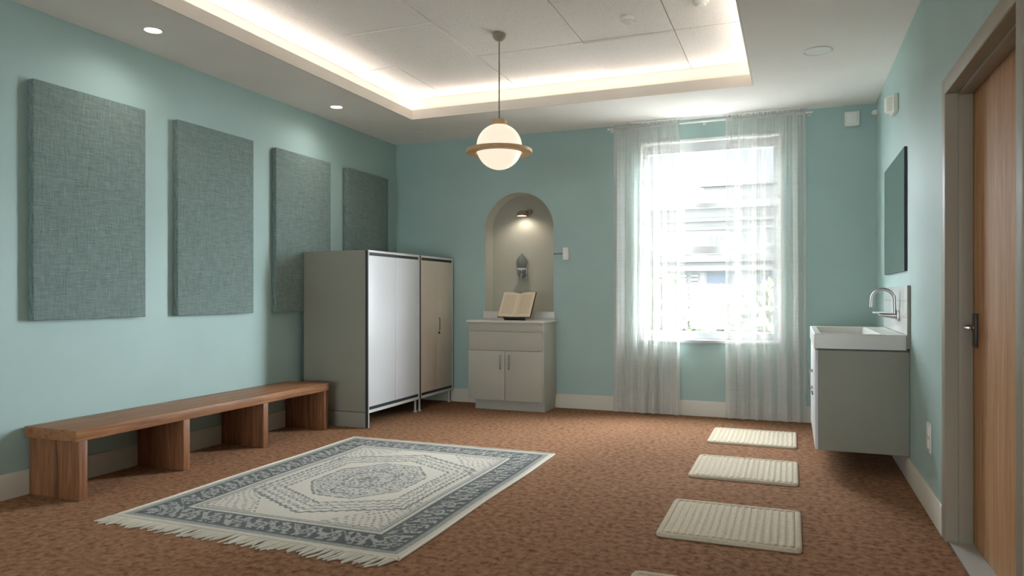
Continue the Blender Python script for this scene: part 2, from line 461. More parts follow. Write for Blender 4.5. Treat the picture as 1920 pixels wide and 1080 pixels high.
# ------------------------------------------------------------------ ACOUSTIC PANELS
pw = .768
def panel_mesh():
    bm = B(); box(bm, XL+.002, XL+.05, 3.207-pw/2, 3.207+pw/2, .998, 2.392, .006, 3); return bm
p0 = obj('acoustic_panel', panel_mesh(), M['panel'], None, True, (XL, 3.207, 1.0))
g = 'fabric panels in a row on the left wall'
tag(p0, 'grey fabric acoustic panel hung nearest the viewer, above the near end of the bench', 'wall panel', g)
for y, lb in ((4.245, 'grey fabric acoustic panel hung above the middle of the bench, second in the row'),
              (5.284, 'grey fabric acoustic panel whose lower right corner is hidden by the white-doored locker'),
              (6.316, 'grey fabric acoustic panel in the back corner, its lower half hidden behind the lockers')):
    dup(p0, lb, (XL, y, 1.0))

# ------------------------------------------------------------------ BENCH
bx0, bx1, by0, by1, bz = XL+.0155, -3.69, 2.80, 5.115, .395
b = thing('bench', 'long low walnut-brown wooden bench on slab legs along the left wall', 'bench', ((bx0+bx1)/2, (by0+by1)/2, 0))
bm = B(); box(bm, bx0, bx1+.012, by0-.004, by1, bz-.062, bz, .004, 2); obj('seat', bm, M['bench_y'], b)
for y in (2.822, 3.556, 4.312, 5.06):
    bm = B(); box(bm, bx0, bx1, y, y+.053, 0, bz-.062, .003, 2); obj('leg', bm, M['bench_z'], b)

# ------------------------------------------------------------------ LOCKERS
LXF = -3.40
def locker(y0, y1, label, doormat, full_side, handle, ndiv):
    t = thing('locker', label, 'cabinet', ((XL+LXF)/2, (y0+y1)/2, 0), 'pair of tall lockers against the left wall')
    x0 = XL+.062
    bm = B(); box(bm, x0, LXF-.022, y0+.02, y1-.002, .14, 1.522, .003); obj('body', bm, M['locker_side'], t)
    if full_side:
        bm = B(); box(bm, x0-.01, LXF-.012, y0, y0+.0195, .135, 1.53, .002); box(bm, x0-.01, LXF-.012, y0+.001, y0+.0195, 0, .131, .002)
        obj('side_panel', bm, M['locker_side'], t)
    # edge frame: two posts, top and bottom rails
    bm = B()
    box(bm, LXF-.012, LXF+.004, y0+.014, y0+.03, 0 if full_side else .125, 1.532, .0015)
    box(bm, LXF-.012, LXF+.004, y1-.014, y1, .125, 1.532, .0015)
    box(bm, LXF-.03, LXF+.004, y0+.03, y1-.014, 1.512, 1.532, .0015)
    box(bm, LXF-.03, LXF+.004, y0+.03, y1-.014, .125, .15, .0015)
    obj('edge_trim', bm, M['steel_trim'], t)
    bm = B()
    box(bm, LXF-.03, LXF-.006, y0+.03, y1-.014, 1.487, 1.512); box(bm, LXF-.03, LXF-.006, y0+.03, y1-.014, .15, .177)
    box(bm, LXF-.016, LXF+.006, y0+.0, y0+.0135, 0.002 if full_side else .125, 1.53)
    obj('shadow_gap', bm, M['dark_gap'], t)
    a, e = y0+.031, y1-.015; mid = a + (e-a)*.5
    for s, (q0, q1) in enumerate(((a, mid-.0015), (mid+.0015, e))):
        dd = bxo('door', doormat, t, LXF-.02, LXF, q0, q1, .178, 1.486, bev=.0015)
        if handle and s == 1:
            bm = B(); hy = q0+.035
            tube(bm, [(LXF, hy, .905), (LXF+.008, hy, .905), (LXF+.011, hy, .90), (LXF+.011, hy, .79), (LXF+.008, hy, .785), (LXF, hy, .785)], .0035, 10)
            obj('handle', bm, M['dark_metal'], dd)
            bm = B(); lathe(bm, [(.013, 0), (.013, .008), (.009, .012), (.003, .012)], (LXF-.001, hy, .755), 'x', 20); obj('lock', bm, M['dark_metal'], dd)
    for x in (x0+.03, LXF-.03):
        for y in (y0+.045, y1-.03):
            bm = B(); tube(bm, [(x, y, 0), (x, y, .012), (x, y, .0125), (x, y, .145)], [.02, .02, .011, .011], 14); obj('foot', bm, M['steel_trim'], t)
    return t
locker(5.262, 6.188, 'tall locker with two plain white doors and a grey side, next to the bench end', M['locker_white'], True, False, 2)
locker(6.194, 6.925, 'taupe-doored tall locker with a thin bar handle, in the back left corner', M['locker_taupe'], False, True, 2)

# ------------------------------------------------------------------ CABINET UNDER THE NICHE
cx0, cx1, cyf, ct = -3.045, -2.235, 6.535, .893
t = thing('base_cabinet', 'pale grey base cabinet with white top standing below the arched niche', 'cabinet', ((cx0+cx1)/2, 6.74, 0))
bm = B(); box(bm, cx0+.008, cx1-.008, cyf+.02, YB-.001, .1, ct-.022, .002); obj('body', bm, M['grey_cab'], t)
bxo('toe_kick', M['grey_cab'], t, cx0+.06, cx1-.01, cyf+.065, YB-.02, 0, .1)
bxo('countertop', M['quartz'], t, cx0-.008, cx1+.008, cyf-.012, YB-.001, ct-.022, ct, bev=.004)
bxo('backsplash', M['quartz'], t, cx0+.0, cx1-.02, YB-.02, YB-.001, ct+.0005, .972, bev=.002)
bxo('top_rail', M['grey_cab'], t, cx0+.008, cx1-.008, cyf+.004, cyf+.02, .785, ct-.022, bev=.001)
bxo('drawer', M['grey_cab'], t, cx0+.025, cx1-.02, cyf, cyf+.02, .596, .781, bev=.002)
xm = (cx0+cx1)/2
for x0, x1, hx in ((cx0+.012, xm-.002, xm-.045), (xm+.002, cx1-.012, xm+.045)):
    dd = bxo('door', M['grey_cab'], t, x0, x1, cyf, cyf+.02, .105, .591, bev=.002)
    bm = B(); tube(bm, [(hx, cyf, .545), (hx, cyf-.022, .545), (hx, cyf-.024, .535), (hx, cyf-.024, .425), (hx, cyf-.022, .415), (hx, cyf, .415)], .005, 10)
    obj('handle', bm, M['nickel'], dd)

# open book on its rest
by, bz0 = 6.60, ct
ang = math.radians(33); up = Vector((0, math.sin(ang), math.cos(ang))); nr = Vector((0, -math.cos(ang), math.sin(ang)))
bc = Vector((-2.562, by, bz0+.022)); rotz = Matrix.Rotation(math.radians(-2), 3, 'Z')
def bp(u, v, n): return bc + rotz @ (Vector((u, 0, 0)) + up*v + nr*n)
BW, BHt = .172, .285
st = thing('book_stand', 'small dark bookrest tilted behind the open book on the cabinet top', 'stand', (bc.x, by+.06, ct))
bm = B()
prism(bm, [(-.11, -.006), (.11, -.006), (.10, .20), (-.10, .20)], lambda a, c_: bp(a, c_, -.008), lambda a, c_: bp(a, c_, -.016)); obj('back_plate', bm, M['dark_metal'], st)
bm = B(); prism(bm, [(-.11, -.016), (.115, -.016), (.115, -.006), (-.11, -.006)], lambda a, c_: bp(a, c_, -.016), lambda a, c_: bp(a, c_, .035)); obj('ledge', bm, M['dark_metal'], st)
bm = B(); pa = bp(0, .15, -.016); tube(bm, [pa, Vector((pa.x, 6.85, ct+.006))], .005, 8)
q = bp(0, -.012, -.012); box(bm, q.x-.10, q.x+.10, q.y-.004, q.y+.03, ct+.0005, ct+.012); obj('prop', bm, M['dark_metal'], st)
bk = thing('open_book', 'open book with cream printed pages on the cabinet below the niche', 'book', (bc.x, by, ct+.02))
bm = B()
for s in (-1, 1):
    prism(bm, [(s*.003, -.004), (s*(BW+.008), -.004), (s*(BW+.008), BHt+.006), (s*.003, BHt+.006)],
          lambda a, c_: bp(a, c_, .020*abs(a)/BW - .006), lambda a, c_: bp(a, c_, .020*abs(a)/BW - .001))
prism(bm, [(-.004, -.004), (.004, -.004), (.004, BHt+.006), (-.004, BHt+.006)], lambda a, c_: bp(a, c_, -.006), lambda a, c_: bp(a, c_, -.001))
obj('cover', bm, M['cover'], bk)
for s in (-1, 1):
    n = 14
    def top(a): return .004 + .034*math.sin(min(1, a*1.0)*PI*.62)**.8*(1-.18*a) if a > 0 else .004
    def bot(a): return .020*a*BW/BW
    bm = B(); uvl = bm.loops.layers.uv.new('UVMap')
    tv = [[bm.verts.new(bp(s*BW*i/n, BHt*j, top(i/n))) for j in (0, 1)] for i in range(n+1)]
    bv = [[bm.verts.new(bp(s*BW*i/n, BHt*j, bot(i/n))) for j in (0, 1)] for i in range(n+1)]
    for i in range(n):
        f = bm.faces.new((tv[i][0], tv[i+1][0], tv[i+1][1], tv[i][1]))
        for lp, (uu, vv) in zip(f.loops, ((i, 0), (i+1, 0), (i+1, 1), (i, 1))): lp[uvl].uv = (uu/n, vv)
        for fc in ((bv[i][0], bv[i][1], bv[i+1][1], bv[i+1][0]), (tv[i][0], bv[i][0], bv[i+1][0], tv[i+1][0]), (tv[i][1], tv[i+1][1], bv[i+1][1], bv[i][1])):
            bm.faces.new(fc).material_index = 1
    bm.faces.new((tv[n][0], bv[n][0], bv[n][1], tv[n][1])).material_index = 1
    obj('pages', bm, [M['page'], M['page_edge']], bk)

# niche lamp, dispenser, switch box
YN = YB+.2
t = thing('wall_lamp', 'small bronze dome spotlight shining down inside the top of the niche', 'lamp', (-2.615, YN, 2.03))
bm = B(); lathe(bm, [(.012, .058), (.03, .053), (.048, .036), (.058, .012), (.06, 0), (.056, 0), (.046, .03), (.02, .047), (.004, .05)], (-2.65, YN-.11, 1.972), 'z', 32); obj('lamp_shade', bm, M['bronze'], t)
bm = B(); lathe(bm, [(.004, .012), (.048, .012), (.05, .006), (.046, .001), (.004, 0)], (-2.65, YN-.11, 1.974), 'z', 28); obj('lens', bm, M['lamp_on'], t)
bm = B(); tube(bm, [(-2.65, YN-.11, 2.025), (-2.65, YN-.11, 2.06)], .004, 10); obj('stem', bm, M['nickel'], t)
bm = B(); tube(bm, [(-2.65, YN-.11, 2.022), (-2.625, YN-.10, 2.024), (-2.60, YN-.07, 2.024), (-2.598, YN-.012, 2.024)], .007, 10); obj('arm', bm, M['bronze'], t)
bm = B(); lathe(bm, [(.028, 0), (.028, -.03), (.024, -.036), (.006, -.038)], (-2.598, YN-.001, 2.024), 'y', 28); obj('wall_mount', bm, M['bronze'], t)

t = thing('wall_dispenser', 'grey glass teardrop dispenser fixed to the back of the niche above the book', 'dispenser', (-2.668, YN, 1.43))
def half(bm, prof, c, sy=1.0, seg=36):
    lp = []
    for r, h_ in prof:
        lp.append([Vector((c[0]+r*math.cos(2*PI*k/seg), c[1]+r*sy*math.sin(2*PI*k/seg), c[2]+h_)) for k in range(seg)])
    rings(bm, lp)
dc = (-2.668, YN-.062, 1.30)
bm = B(); half(bm, [(.044, .128), (.055, .145), (.061, .175), (.061, .195), (.053, .222), (.038, .246), (.02, .264), (.008, .276), (.003, .284)], dc, .8); obj('bulb', bm, M['bulb'], t)
bm = B(); half(bm, [(.008, .022), (.03, .032), (.04, .06), (.046, .1), (.046, .108), (.041, .108), (.035, .06), (.006, .035)], dc, .8); obj('cup', bm, M['bulb'], t)
bm = B(); half(bm, [(.040, .106), (.047, .109), (.047, .127), (.04, .13)], dc, .8); obj('collar', bm, M['plastic'], t)
bm = B(); tube(bm, [(dc[0]+.008, dc[1]-.036, 1.375), (dc[0]+.008, dc[1]-.04, 1.34), (dc[0]+.005, dc[1]-.034, 1.302)], [.006, .007, .005], 12); obj('spout', bm, M['chrome'], t)
bm = B()
for s in (-1, 1): tube(bm, [(dc[0]+s*.02, YN, 1.5), (dc[0]+s*.056, dc[1]+.01, 1.5), (dc[0]+s*.06, dc[1]-.006, 1.46), (dc[0]+s*.05, dc[1], 1.36), (dc[0]+s*.02, YN-.03, 1.33), (dc[0]+s*.015, YN, 1.33)], .0035, 8)
box(bm, dc[0]-.035, dc[0]+.035, YN-.008, YN-.0005, 1.32, 1.53, .003); obj('bracket', bm, M['chrome'], t)

t = thing('switch_box', 'small cream switch box with short rod on the back wall beside the niche', 'switch', (-2.133, YB, 1.56))
bxo('box', M['plastic'], t, -2.163, -2.105, YB-.032, YB-.001, 1.498, 1.622, bev=.004)
bm = B(); tube(bm, [(-2.268, YB-.008, 1.563), (-2.16, YB-.012, 1.563)], .005, 10); obj('rod', bm, metal('aged_brass', (150,142,104), .45), t)
bxo('rocker', M['white'], t, -2.15, -2.118, YB-.036, YB-.031, 1.53, 1.59, bev=.002)

# ------------------------------------------------------------------ PENDANT
pc = Vector((-1.987, 4.812, 2.222))
t = thing('pendant_lamp', 'glowing white globe pendant with a pale wooden ring, hanging from the tray ceiling', 'lamp', (pc.x, pc.y, ZT-.01))
bm = B(); lathe(bm, [(.05, -.001), (.05, -.012), (.044, -.028), (.03, -.043), (.012, -.05), (.004, -.052)], (pc.x, pc.y, ZT-.008), 'z', 36); obj('canopy', bm, paint('taupe_metal', (140,128,114), .5), t)
bm = B(); tube(bm, [(pc.x, pc.y, ZT-.055), (pc.x, pc.y, 2.40)], .0045, 10); obj('cord', bm, paint('grey_cord', (120,116,110), .6), t)
bm = B(); lathe(bm, [(.01, 2.418), (.054, 2.415), (.057, 2.408), (.057, 2.372), (.05, 2.366), (.01, 2.37)], (pc.x, pc.y, 0), 'z', 36); obj('cap', bm, M['ring'], t)
bm = B(); bmesh.ops.create_uvsphere(bm, u_segments=48, v_segments=28, radius=.166, matrix=Matrix.Translation(pc)); obj('globe', bm, M['globe'], t)
bm = B(); lathe(bm, [(.172, .012), (.236, .014), (.241, .009), (.241, -.011), (.236, -.015), (.172, -.013)], (pc.x, pc.y, 2.188), 'z', 72, True); obj('ring', bm, M['ring'], t)

# ------------------------------------------------------------------ CEILING FITTINGS
def downlight(x, y, lit, label, r=.052):
    t = thing('downlight', label, 'ceiling light', (x, y, H), 'recessed lights in the plaster ceiling')
    bm = B(); lathe(bm, [(r, -.0005), (r+.008, -.001), (r+.012, -.004), (r+.004, -.007), (r-.002, -.005)], (x, y, H), 'z', 36, True); obj('trim_ring', bm, M['white'], t)
    bm = B(); lathe(bm, [(.002, -.0008), (r-.003, -.0008), (r-.003, -.0045), (.002, -.006)], (x, y, H), 'z', 36); obj('lens', bm, M['lamp_on'] if lit else M['lens_off'], t)
downlight(-3.738, 3.36, True, 'lit recessed downlight above the nearest acoustic panel')
downlight(-3.757, 5.328, True, 'lit recessed downlight above the third acoustic panel')
downlight(-3.532, 6.49, False, 'unlit recessed downlight near the back left corner of the ceiling')
downlight(.158, 5.30, False, 'unlit wide recessed disc in the ceiling on the right, before the window', .085)
def detector(x, y, label):
    t = thing('smoke_detector', label, 'detector', (x, y, ZT-.008), 'detectors on the ceiling tiles')
    bm = B(); lathe(bm, [(.05, .004), (.052, -.008), (.046, -.022), (.044, -.022)], (x, y, ZT-.008), 'z', 32); obj('base', bm, M['plastic'], t)
    bm = B(); lathe(bm, [(.036, -.021), (.036, -.028), (.028, -.036), (.004, -.038)], (x, y, ZT-.008), 'z', 32); obj('cap', bm, M['plastic'], t)
detector(-1.052, 4.86, 'round white smoke detector on the ceiling tile to the right of the pendant')
detector(-.552, 4.735, 'round white detector near the right edge of the tray, cut by the picture top')

# ------------------------------------------------------------------ CURTAINS
cy = YB-.085
t = thing('curtain_rod', 'thin pale metal curtain rod above the window close under the ceiling', 'curtain rod', (-.75, cy, 2.765))
bm = B(); tube(bm, [(-1.675, cy, 2.762), (.155, cy, 2.762)], .009, 14); obj('rod', bm, M['plastic'], t)
for x in (-1.66, -.775, .14):
    bm = B(); tube(bm, [(x, YB-.001, 2.762), (x, cy+.008, 2.762)], .006, 10); box(bm, x-.015, x+.015, YB-.005, YB-.0005, 2.745, 2.78); obj('bracket', bm, M['plastic'], t)
for x in (-1.68, .16):
    bm = B(); lathe(bm, [(.004, -.008), (.013, -.007), (.013, .007), (.004, .008)], (x, cy, 2.762), 'x', 16); obj('finial', bm, M['plastic'], t)
def curtain(x0, x1, xb0, xb1, label, seed, tt=12):
    rr = random.Random(seed)
    root = thing('curtain', label, 'curtain', ((x0+x1)/2, cy, 0), 'sheer curtains at the window')
    nU, nV = 260, 44
    ph = [rr.uniform(0, 6.28) for _ in range(6)]
    knots = [0]
    while knots[-1] < 1: knots.append(knots[-1] + rr.uniform(.055, .125))
    kn = [k/knots[-1] for k in knots]; am = [rr.uniform(.45, 1.0) for _ in kn]
    def fold(u):
        for i in range(len(kn)-1):
            if kn[i] <= u <= kn[i+1]:
                q = (u-kn[i])/(kn[i+1]-kn[i])
                return am[i]*math.sin(q*PI)**1.3*(1 if i % 2 else -1)
        return 0
    bm = B(); grid = []
    z0, z1 = .012, 2.752
    for j in range(nV+1):
        v = j/nV; z = z0 + (z1-z0)*v; row = []
        a = .042*(1-.62*v**3); fine = .0022*v**2
        for i in range(nU+1):
            u = i/nU
            xa = xb0+(xb1-xb0)*u; xt = x0+(x1-x0)*u
            x = xa + (xt-xa)*v**1.2 + .005*math.sin(u*40+ph[0]+1.4*v)*(1-v)
            y = cy + a*fold(u) + fine*math.sin(u*150+ph[1]) + .004*math.sin(7*u+3*v+ph[2])
            if v > .985: y = cy - .004 + .003*math.sin(u*110+ph[1])
            row.append(bm.verts.new((x, min(y, YB-.045), z)))
        grid.append(row)
    for j in range(nV):
        for i in range(nU): bm.faces.new((grid[j][i], grid[j][i+1], grid[j+1][i+1], grid[j+1][i]))
    o = obj('curtain_sheet', bm, M['sheer'], root, True, None, False)
    # gathered heading: a sleeve over the rod and a ruffle above it
    bm = B(); lp = []; n = 200
    for i in range(n+1):
        u = i/n; x = x0+(x1-x0)*u; w_ = .92 + .10*math.sin(u*170+ph[3]) + .08*math.sin(u*83)
        lp.append([Vector((x, cy + .014*w_*math.cos(q*2*PI/12), 2.762 + .016*w_*math.sin(q*2*PI/12))) for q in range(12)])
    rings(bm, lp, False, False)
    g0 = []
    for z in (2.778, 2.79, 2.802):
        g0.append([bm.verts.new((x0+(x1-x0)*i/n, cy + .004*math.sin(i*1.1+ph[4]) + .003*math.sin(i*.5), z + (.004*math.sin(i*.9) if z > 2.8 else 0))) for i in range(n+1)])
    for r0, r1 in zip(g0, g0[1:]):
        for i in range(n): bm.faces.new((r0[i], r0[i+1], r1[i+1], r1[i]))
    obj('heading', bm, M['sheer'], root, True, None, False)
    # hem
    bm = B()
    h0 = [bm.verts.new((v.co.x + root.location.x*0, v.co.y-.0015, z)) for z in (.012,) for v in ()]
    bm.free()
    return root
curtain(-1.628, -.992, -1.635, -.985, 'sheer white curtain hanging at the left side of the window', 4)
curtain(-.572, .108, -.578, .118, 'sheer white curtain hanging at the right side of the window, beside the washbasin', 9)

# ------------------------------------------------------------------ WASHBASIN UNIT
vx, vy0, vy1, vz0, vz1, vs = .135, 5.0, 6.2, .15, .803, .897
t = thing('vanity_unit', 'wall-hung grey washbasin cabinet with thick white basin top on the right wall', 'washbasin', ((vx+XR)/2, (vy0+vy1)/2, vz0))
bm = B(); box(bm, vx+.02, XR-.002, vy0+.004, vy1-.004, vz0, vz1-.012, .002); obj('body', bm, M['locker_side'], t)
bxo('shadow_rail', M['dark_metal'], t, vx+.03, XR-.004, vy0+.014, vy1-.014, vz1-.012, vz1)
# basin top: slab with an open trough
bm = B()
ox0, ox1, oy0, oy1 = vx-.006, XR-.0165, vy0, vy1
def rr(x0, x1, y0, y1, r, z, n=6):
    pts = []
    for cx, cy_, a0 in ((x1-r, y1-r, 0), (x0+r, y1-r, PI/2), (x0+r, y0+r, PI), (x1-r, y0+r, 1.5*PI)):
        for k in range(n+1): pts.append(Vector((cx+r*math.cos(a0+k*PI/2/n), cy_+r*math.sin(a0+k*PI/2/n), z)))
    return pts
ix0, ix1, iy0, iy1 = vx+.035, vx+.385, vy0+.07, vy1-.07
loops = [rr(ox0, ox1, oy0, oy1, .006, vz1), rr(ox0, ox1, oy0, oy1, .006, vs-.004), rr(ox0+.004, ox1-.004, oy0+.004, oy1-.004, .005, vs),
         rr(ix0, ix1, iy0, iy1, .03, vs), rr(ix0+.005, ix1-.005, iy0+.005, iy1-.005, .03, vs-.006), rr(ix0+.02, ix1-.02, iy0+.03, iy1-.03, .04, vs-.07), rr(ix0+.05, ix1-.05, iy0+.08, iy1-.08, .05, vs-.078)]
rings(bm, loops); obj('basin', bm, M['quartz'], t)
bm = B(); lathe(bm, [(.022, .001), (.022, .004), (.014, .005), (.003, .003)], ((ix0+ix1)/2, (iy0+iy1)/2, vs-.078), 'z', 24); obj('drain', bm, M['chrome'], t)
n = 2; ym = (vy0+vy1)/2
for k, (y0, y1) in enumerate(((vy0+.006, ym-.002), (ym+.002, vy1-.006))):
    dd = bxo('door', M['locker_white'], t, vx, vx+.019, y0, y1, vz0+.002, vz1-.014, bev=.002)
    hy = y1-.05 if k == 0 else y0+.05
    bm = B(); tube(bm, [(vx, hy, .60), (vx-.018, hy, .60), (vx-.02, hy, .59), (vx-.02, hy, .49), (vx-.018, hy, .48), (vx, hy, .48)], .006, 10); obj('handle', bm, M['nickel'], dd)
    bm = B(); lathe(bm, [(.009, .001), (.009, -.006), (.005, -.008), (.002, -.008)], (vx, hy, .44), 'x', 16); obj('lock', bm, M['dark_metal'], dd)

t = thing('tile_backsplash', 'low panel of white square tiles on the right wall behind the tap', 'backsplash', (XR, (vy0+vy1)/2, vs))
bm = B(); box(bm, XR-.016, XR-.0005, vy0, vy1+.02, vs+.001, 1.202, .0015); obj('tiles', bm, M['wall_tile'], t)
bm = B(); box(bm, XR-.018, XR-.0005, vy0-.022, vy0-.0005, vz1+.01, 1.205, .0015); obj('edge_strip', bm, M['locker_side'], t)

fy = 5.36
t = thing('tap', 'curved satin chrome wall tap with a flat lever over the washbasin', 'tap', (XR-.02, fy, 1.01))
bxo('wall_plate', M['chrome'], t, XR-.032, XR-.0165, fy-.035, fy+.035, .975, 1.045, bev=.003)
bm = B(); tube(bm, [(XR-.033, fy, 1.008), (XR-.06, fy, 1.009), (.575, fy, 1.011), (.535, fy, 1.013)], [.022, .019, .014, .010], 20); obj('body', bm, M['chrome'], t)
bm = B(); prism(bm, [(.622, -.013), (.50, -.010), (.50, .010), (.622, .013)], lambda a, c_: (a, fy+c_, 1.0235), lambda a, c_: (a, fy+c_, 1.033)); tube(bm, [(.60, fy, 1.0), (.60, fy, 1.03)], .011, 14); obj('lever', bm, M['chrome'], t)
bm = B(); sx = .63
pts = [(sx, fy, 1.012), (sx, fy, 1.06), (sx-.002, fy, 1.10)] + [(.5625+.0675*math.cos(a), fy, 1.115+.0675*math.sin(a)) for a in [PI*k/14 for k in range(1, 14)]] + [(.495, fy, 1.11), (.494, fy, 1.085), (.494, fy, 1.064)]
tube(bm, pts, .0115, 18); tube(bm, [(sx, fy, 1.012), (sx, fy, 1.03)], .016, 18); obj('spout', bm, M['chrome'], t)

bm = B(); box(bm, XR-.017, XR-.0005, 5.117, 6.161, 1.298, 2.085)
t = thing('wall_mirror', 'frameless rectangular mirror on the right wall above the washbasin', 'mirror', (XR, 5.64, 1.3))
obj('backing', bm, M['dark_gap'], t)
bxo('glass', M['mirror'], t, XR-.0178, XR-.0168, 5.119, 6.159, 1.3, 2.083)

t = thing('wall_sensor', 'cream box-shaped sensor high on the right wall above the mirror', 'sensor', (XR, 5.6, 2.46))
bm = B(); box(bm, XR-.03, XR-.0005, 5.51, 5.70, 2.405, 2.525, .004); obj('housing', bm, M['plastic'], t)
bm = B(); lathe(bm, [(.055, 0), (.055, .095), (.05, .1), (.004, .1)], (XR-.022, 5.6, 2.418), 'z', 24); obj('lens', bm, M['lens_off'], t)
t = thing('motion_detector', 'rounded white box high on the back wall right of the curtain', 'detector', (.483, YB, 2.685))
bxo('housing', M['plastic'], t, .425, .543, YB-.055, YB-.001, 2.622, 2.748, bev=.012, seg=3)
bxo('front_cover', M['white'], t, .44, .52, YB-.06, YB-.054, 2.645, 2.735, bev=.004)
bm = B(); lathe(bm, [(.022, -.001), (.022, -.015), (.018, -.03), (.01, -.038), (.002, -.04)], (XR, 6.86, 2.712), 'x', 20)
tag(obj('corner_sensor', bm, M['plastic'], None, True, (XR, 6.86, 2.712)), 'tiny round white knob sensor on the right wall at the back corner', 'sensor')
t = thing('power_outlet', 'cream outlet plate low on the right wall between basin cabinet and door', 'outlet', (XR, 4.315, .39))
bxo('cover_plate', M['plastic'], t, XR-.008, XR-.0005, 4.262, 4.37, .318, .472, bev=.003)
for z in (.428, .362): bxo('socket', M['lens_off'], t, XR-.011, XR-.0075, 4.297, 4.335, z-.022, z+.022, bev=.002)

# ------------------------------------------------------------------ FLOOR MATS
def mat_unit(xc, yc, label):
    w_, l_ = .652, .635
    t = thing('floor_mat', label, 'mat', (xc, yc, 0), 'ribbed mats in a line on the carpet')
    nx, ny = 156, 40; bm = B(); gr = []
    ribs = [i*.0385 for i in range(17)]
    for j in range(ny+1):
        y = -l_/2+.03+(l_-.06)*j/ny; row = []
        for i in range(nx+1):
            x = -w_/2+.028+(w_-.056)*i/nx
            r = (x+w_/2)/.0345 + .10*noise.noise(Vector((x*3, y*5, 0))); q = r - math.floor(r)
            z = .0125 + .005*(1 if q > .38 else 0)*min(1, (q-.38)*6, (1-q)*6+.0) if q > .38 else .0125
            z += .0012*noise.noise(Vector((x*30, y*30, 2)))
            if i in (0, nx) or j in (0, ny): z = .004
            row.append(bm.verts.new((xc+x, yc+y, z)))
        gr.append(row)
    for j in range(ny):
        for i in range(nx): bm.faces.new((gr[j][i], gr[j][i+1], gr[j+1][i+1], gr[j+1][i]))
    o = obj('ribbed_pad', bm, M['mat'], t)
    bm = B(); pts = []
    x1, y1, r = w_/2-.014, l_/2-.015, .02
    for cx, cy_, a0 in ((x1-r, y1-r, 0), (-x1+r, y1-r, PI/2), (-x1+r, -y1+r, PI), (x1-r, -y1+r, 1.5*PI)):
        if abs(a0-PI/2) < .1 or a0 > 3.2 or True:
            for k in range(7): pts.append((cx+r*math.cos(a0+k*PI/12), cy_+r*math.sin(a0+k*PI/12)))
    dense = []
    for k in range(len(pts)):
        a, c_ = Vector(pts[k]), Vector(pts[(k+1) % len(pts)])
        m_ = max(1, int((c_-a).length/.012))
        for q in range(m_): dense.append(a+(c_-a)*q/m_)
    lp = []; N = len(dense)
    for k in range(N):
        p, nx_ = dense[k], dense[(k+1) % N]; pv = dense[k-1]
        tg = (nx_-pv).normalized(); nn = Vector((tg.y, -tg.x))
        sc = 1 + (.14*math.sin(k*1.9) if p.x > x1-.03 else .05*math.sin(k*2.3))
        prof = [(-.018, .0006), (-.0185, .008), (-.013, .0150*sc), (-.003, .0170*sc), (.007, .0155*sc), (.013, .010), (.0145, .003), (.0135, .0006)]
        lp.append([Vector((xc+p.x+nn.x*a, yc+p.y+nn.y*a, z)) for a, z in prof])
    rings(bm, lp, closed=True); obj('hem', bm, M['mat'], t)
    return t
m0 = mat_unit(-.295, 6.02, 'white ribbed mat furthest from the viewer, nearest the window')
dup(m0, 'white ribbed mat second from the window, beside the near end of the washbasin cabinet', (-.292, 4.912, 0))
dup(m0, 'cream ribbed mat lying whole on the carpet nearest the door', (-.285, 3.73, 0))
dup(m0, 'cream ribbed mat cut by the bottom edge of the picture', (-.285, 2.62, 0))

# ------------------------------------------------------------------ RUG
RW, RL, rx0, ry0 = 1.68, 2.165, -3.26, 2.695
t = thing('area_rug', 'large fringed cream and slate patterned rug in front of the bench', 'rug', (rx0+RW/2, ry0+RL/2, 0))
nu, nv = 380, 490
u = np.linspace(0, RW, nu+1); v = np.linspace(0, RL, nv+1)
U, V = np.meshgrid(u, v)
def sd_box(m): return np.minimum(np.minimum(U, RW-U), np.minimum(V, RL-V)) - m
E_ = np.minimum(np.minimum(U, RW-U), np.minimum(V, RL-V))
P_ = np.zeros_like(U)
def band(e, a, b): return (e >= a) & (e < b)
def wob(s, k=0):   # cheap value noise
    rs = np.random.RandomState(int(s*10)+k); gx_ = rs.rand(int(RL*s)+3, int(RW*s)+3)
    x, y = U*s, V*s; xi, yi = x.astype(int), y.astype(int); fx, fy_ = x-xi, y-yi
    fx = fx*fx*(3-2*fx); fy_ = fy_*fy_*(3-2*fy_)
    return (gx_[yi, xi]*(1-fx)+gx_[yi, xi+1]*fx)*(1-fy_) + (gx_[yi+1, xi]*(1-fx)+gx_[yi+1, xi+1]*fx)*fy_
n1, n2, n3 = wob(38), wob(85, 3), wob(14, 5)
# border: along-coordinate and across-coordinate
side_lr = np.minimum(U, RW-U) < np.minimum(V, RL-V)
A = np.where(side_lr, V, U); e = E_
P_[band(e, .028, .06)] = .45; P_[band(e, .06, .07)] = .8
bz_ = band(e, .07, .232); P_[bz_] = .92
q = (e-.151)/.081
# scrolling motifs: tilted strokes and rosettes of cream on the dark band
s1 = np.sin(A*2*PI/.072 + 3.2*np.sin(q*2.2) + 2.4*(n3-.5)*2); m1 = (s1 > -.05) & (np.abs(q) < .9)
s2 = np.sin(A*2*PI/.145 + q*3.0); m2 = (np.abs(s2) < .2) & (np.abs(q) < .9)
cell = (A/.145) % 1 - .5; ro = np.sqrt((cell*.145)**2 + (q*.081)**2)
m3 = (ro < .040) & (ro > .024); m4 = ro < .012
mo = ((m1 & (n1 > .27)) | m2 | m3 | m4) & (n2 > .24)
P_[bz_ & mo] = .38
P_[bz_ & (ro < .024) & ~m4] = .8
P_[band(e, .232, .24)] = .75; P_[band(e, .24, .262)] = .12; P_[band(e, .262, .27)] = .7; P_[band(e, .27, .282)] = .15; P_[band(e, .282, .288)] = .5
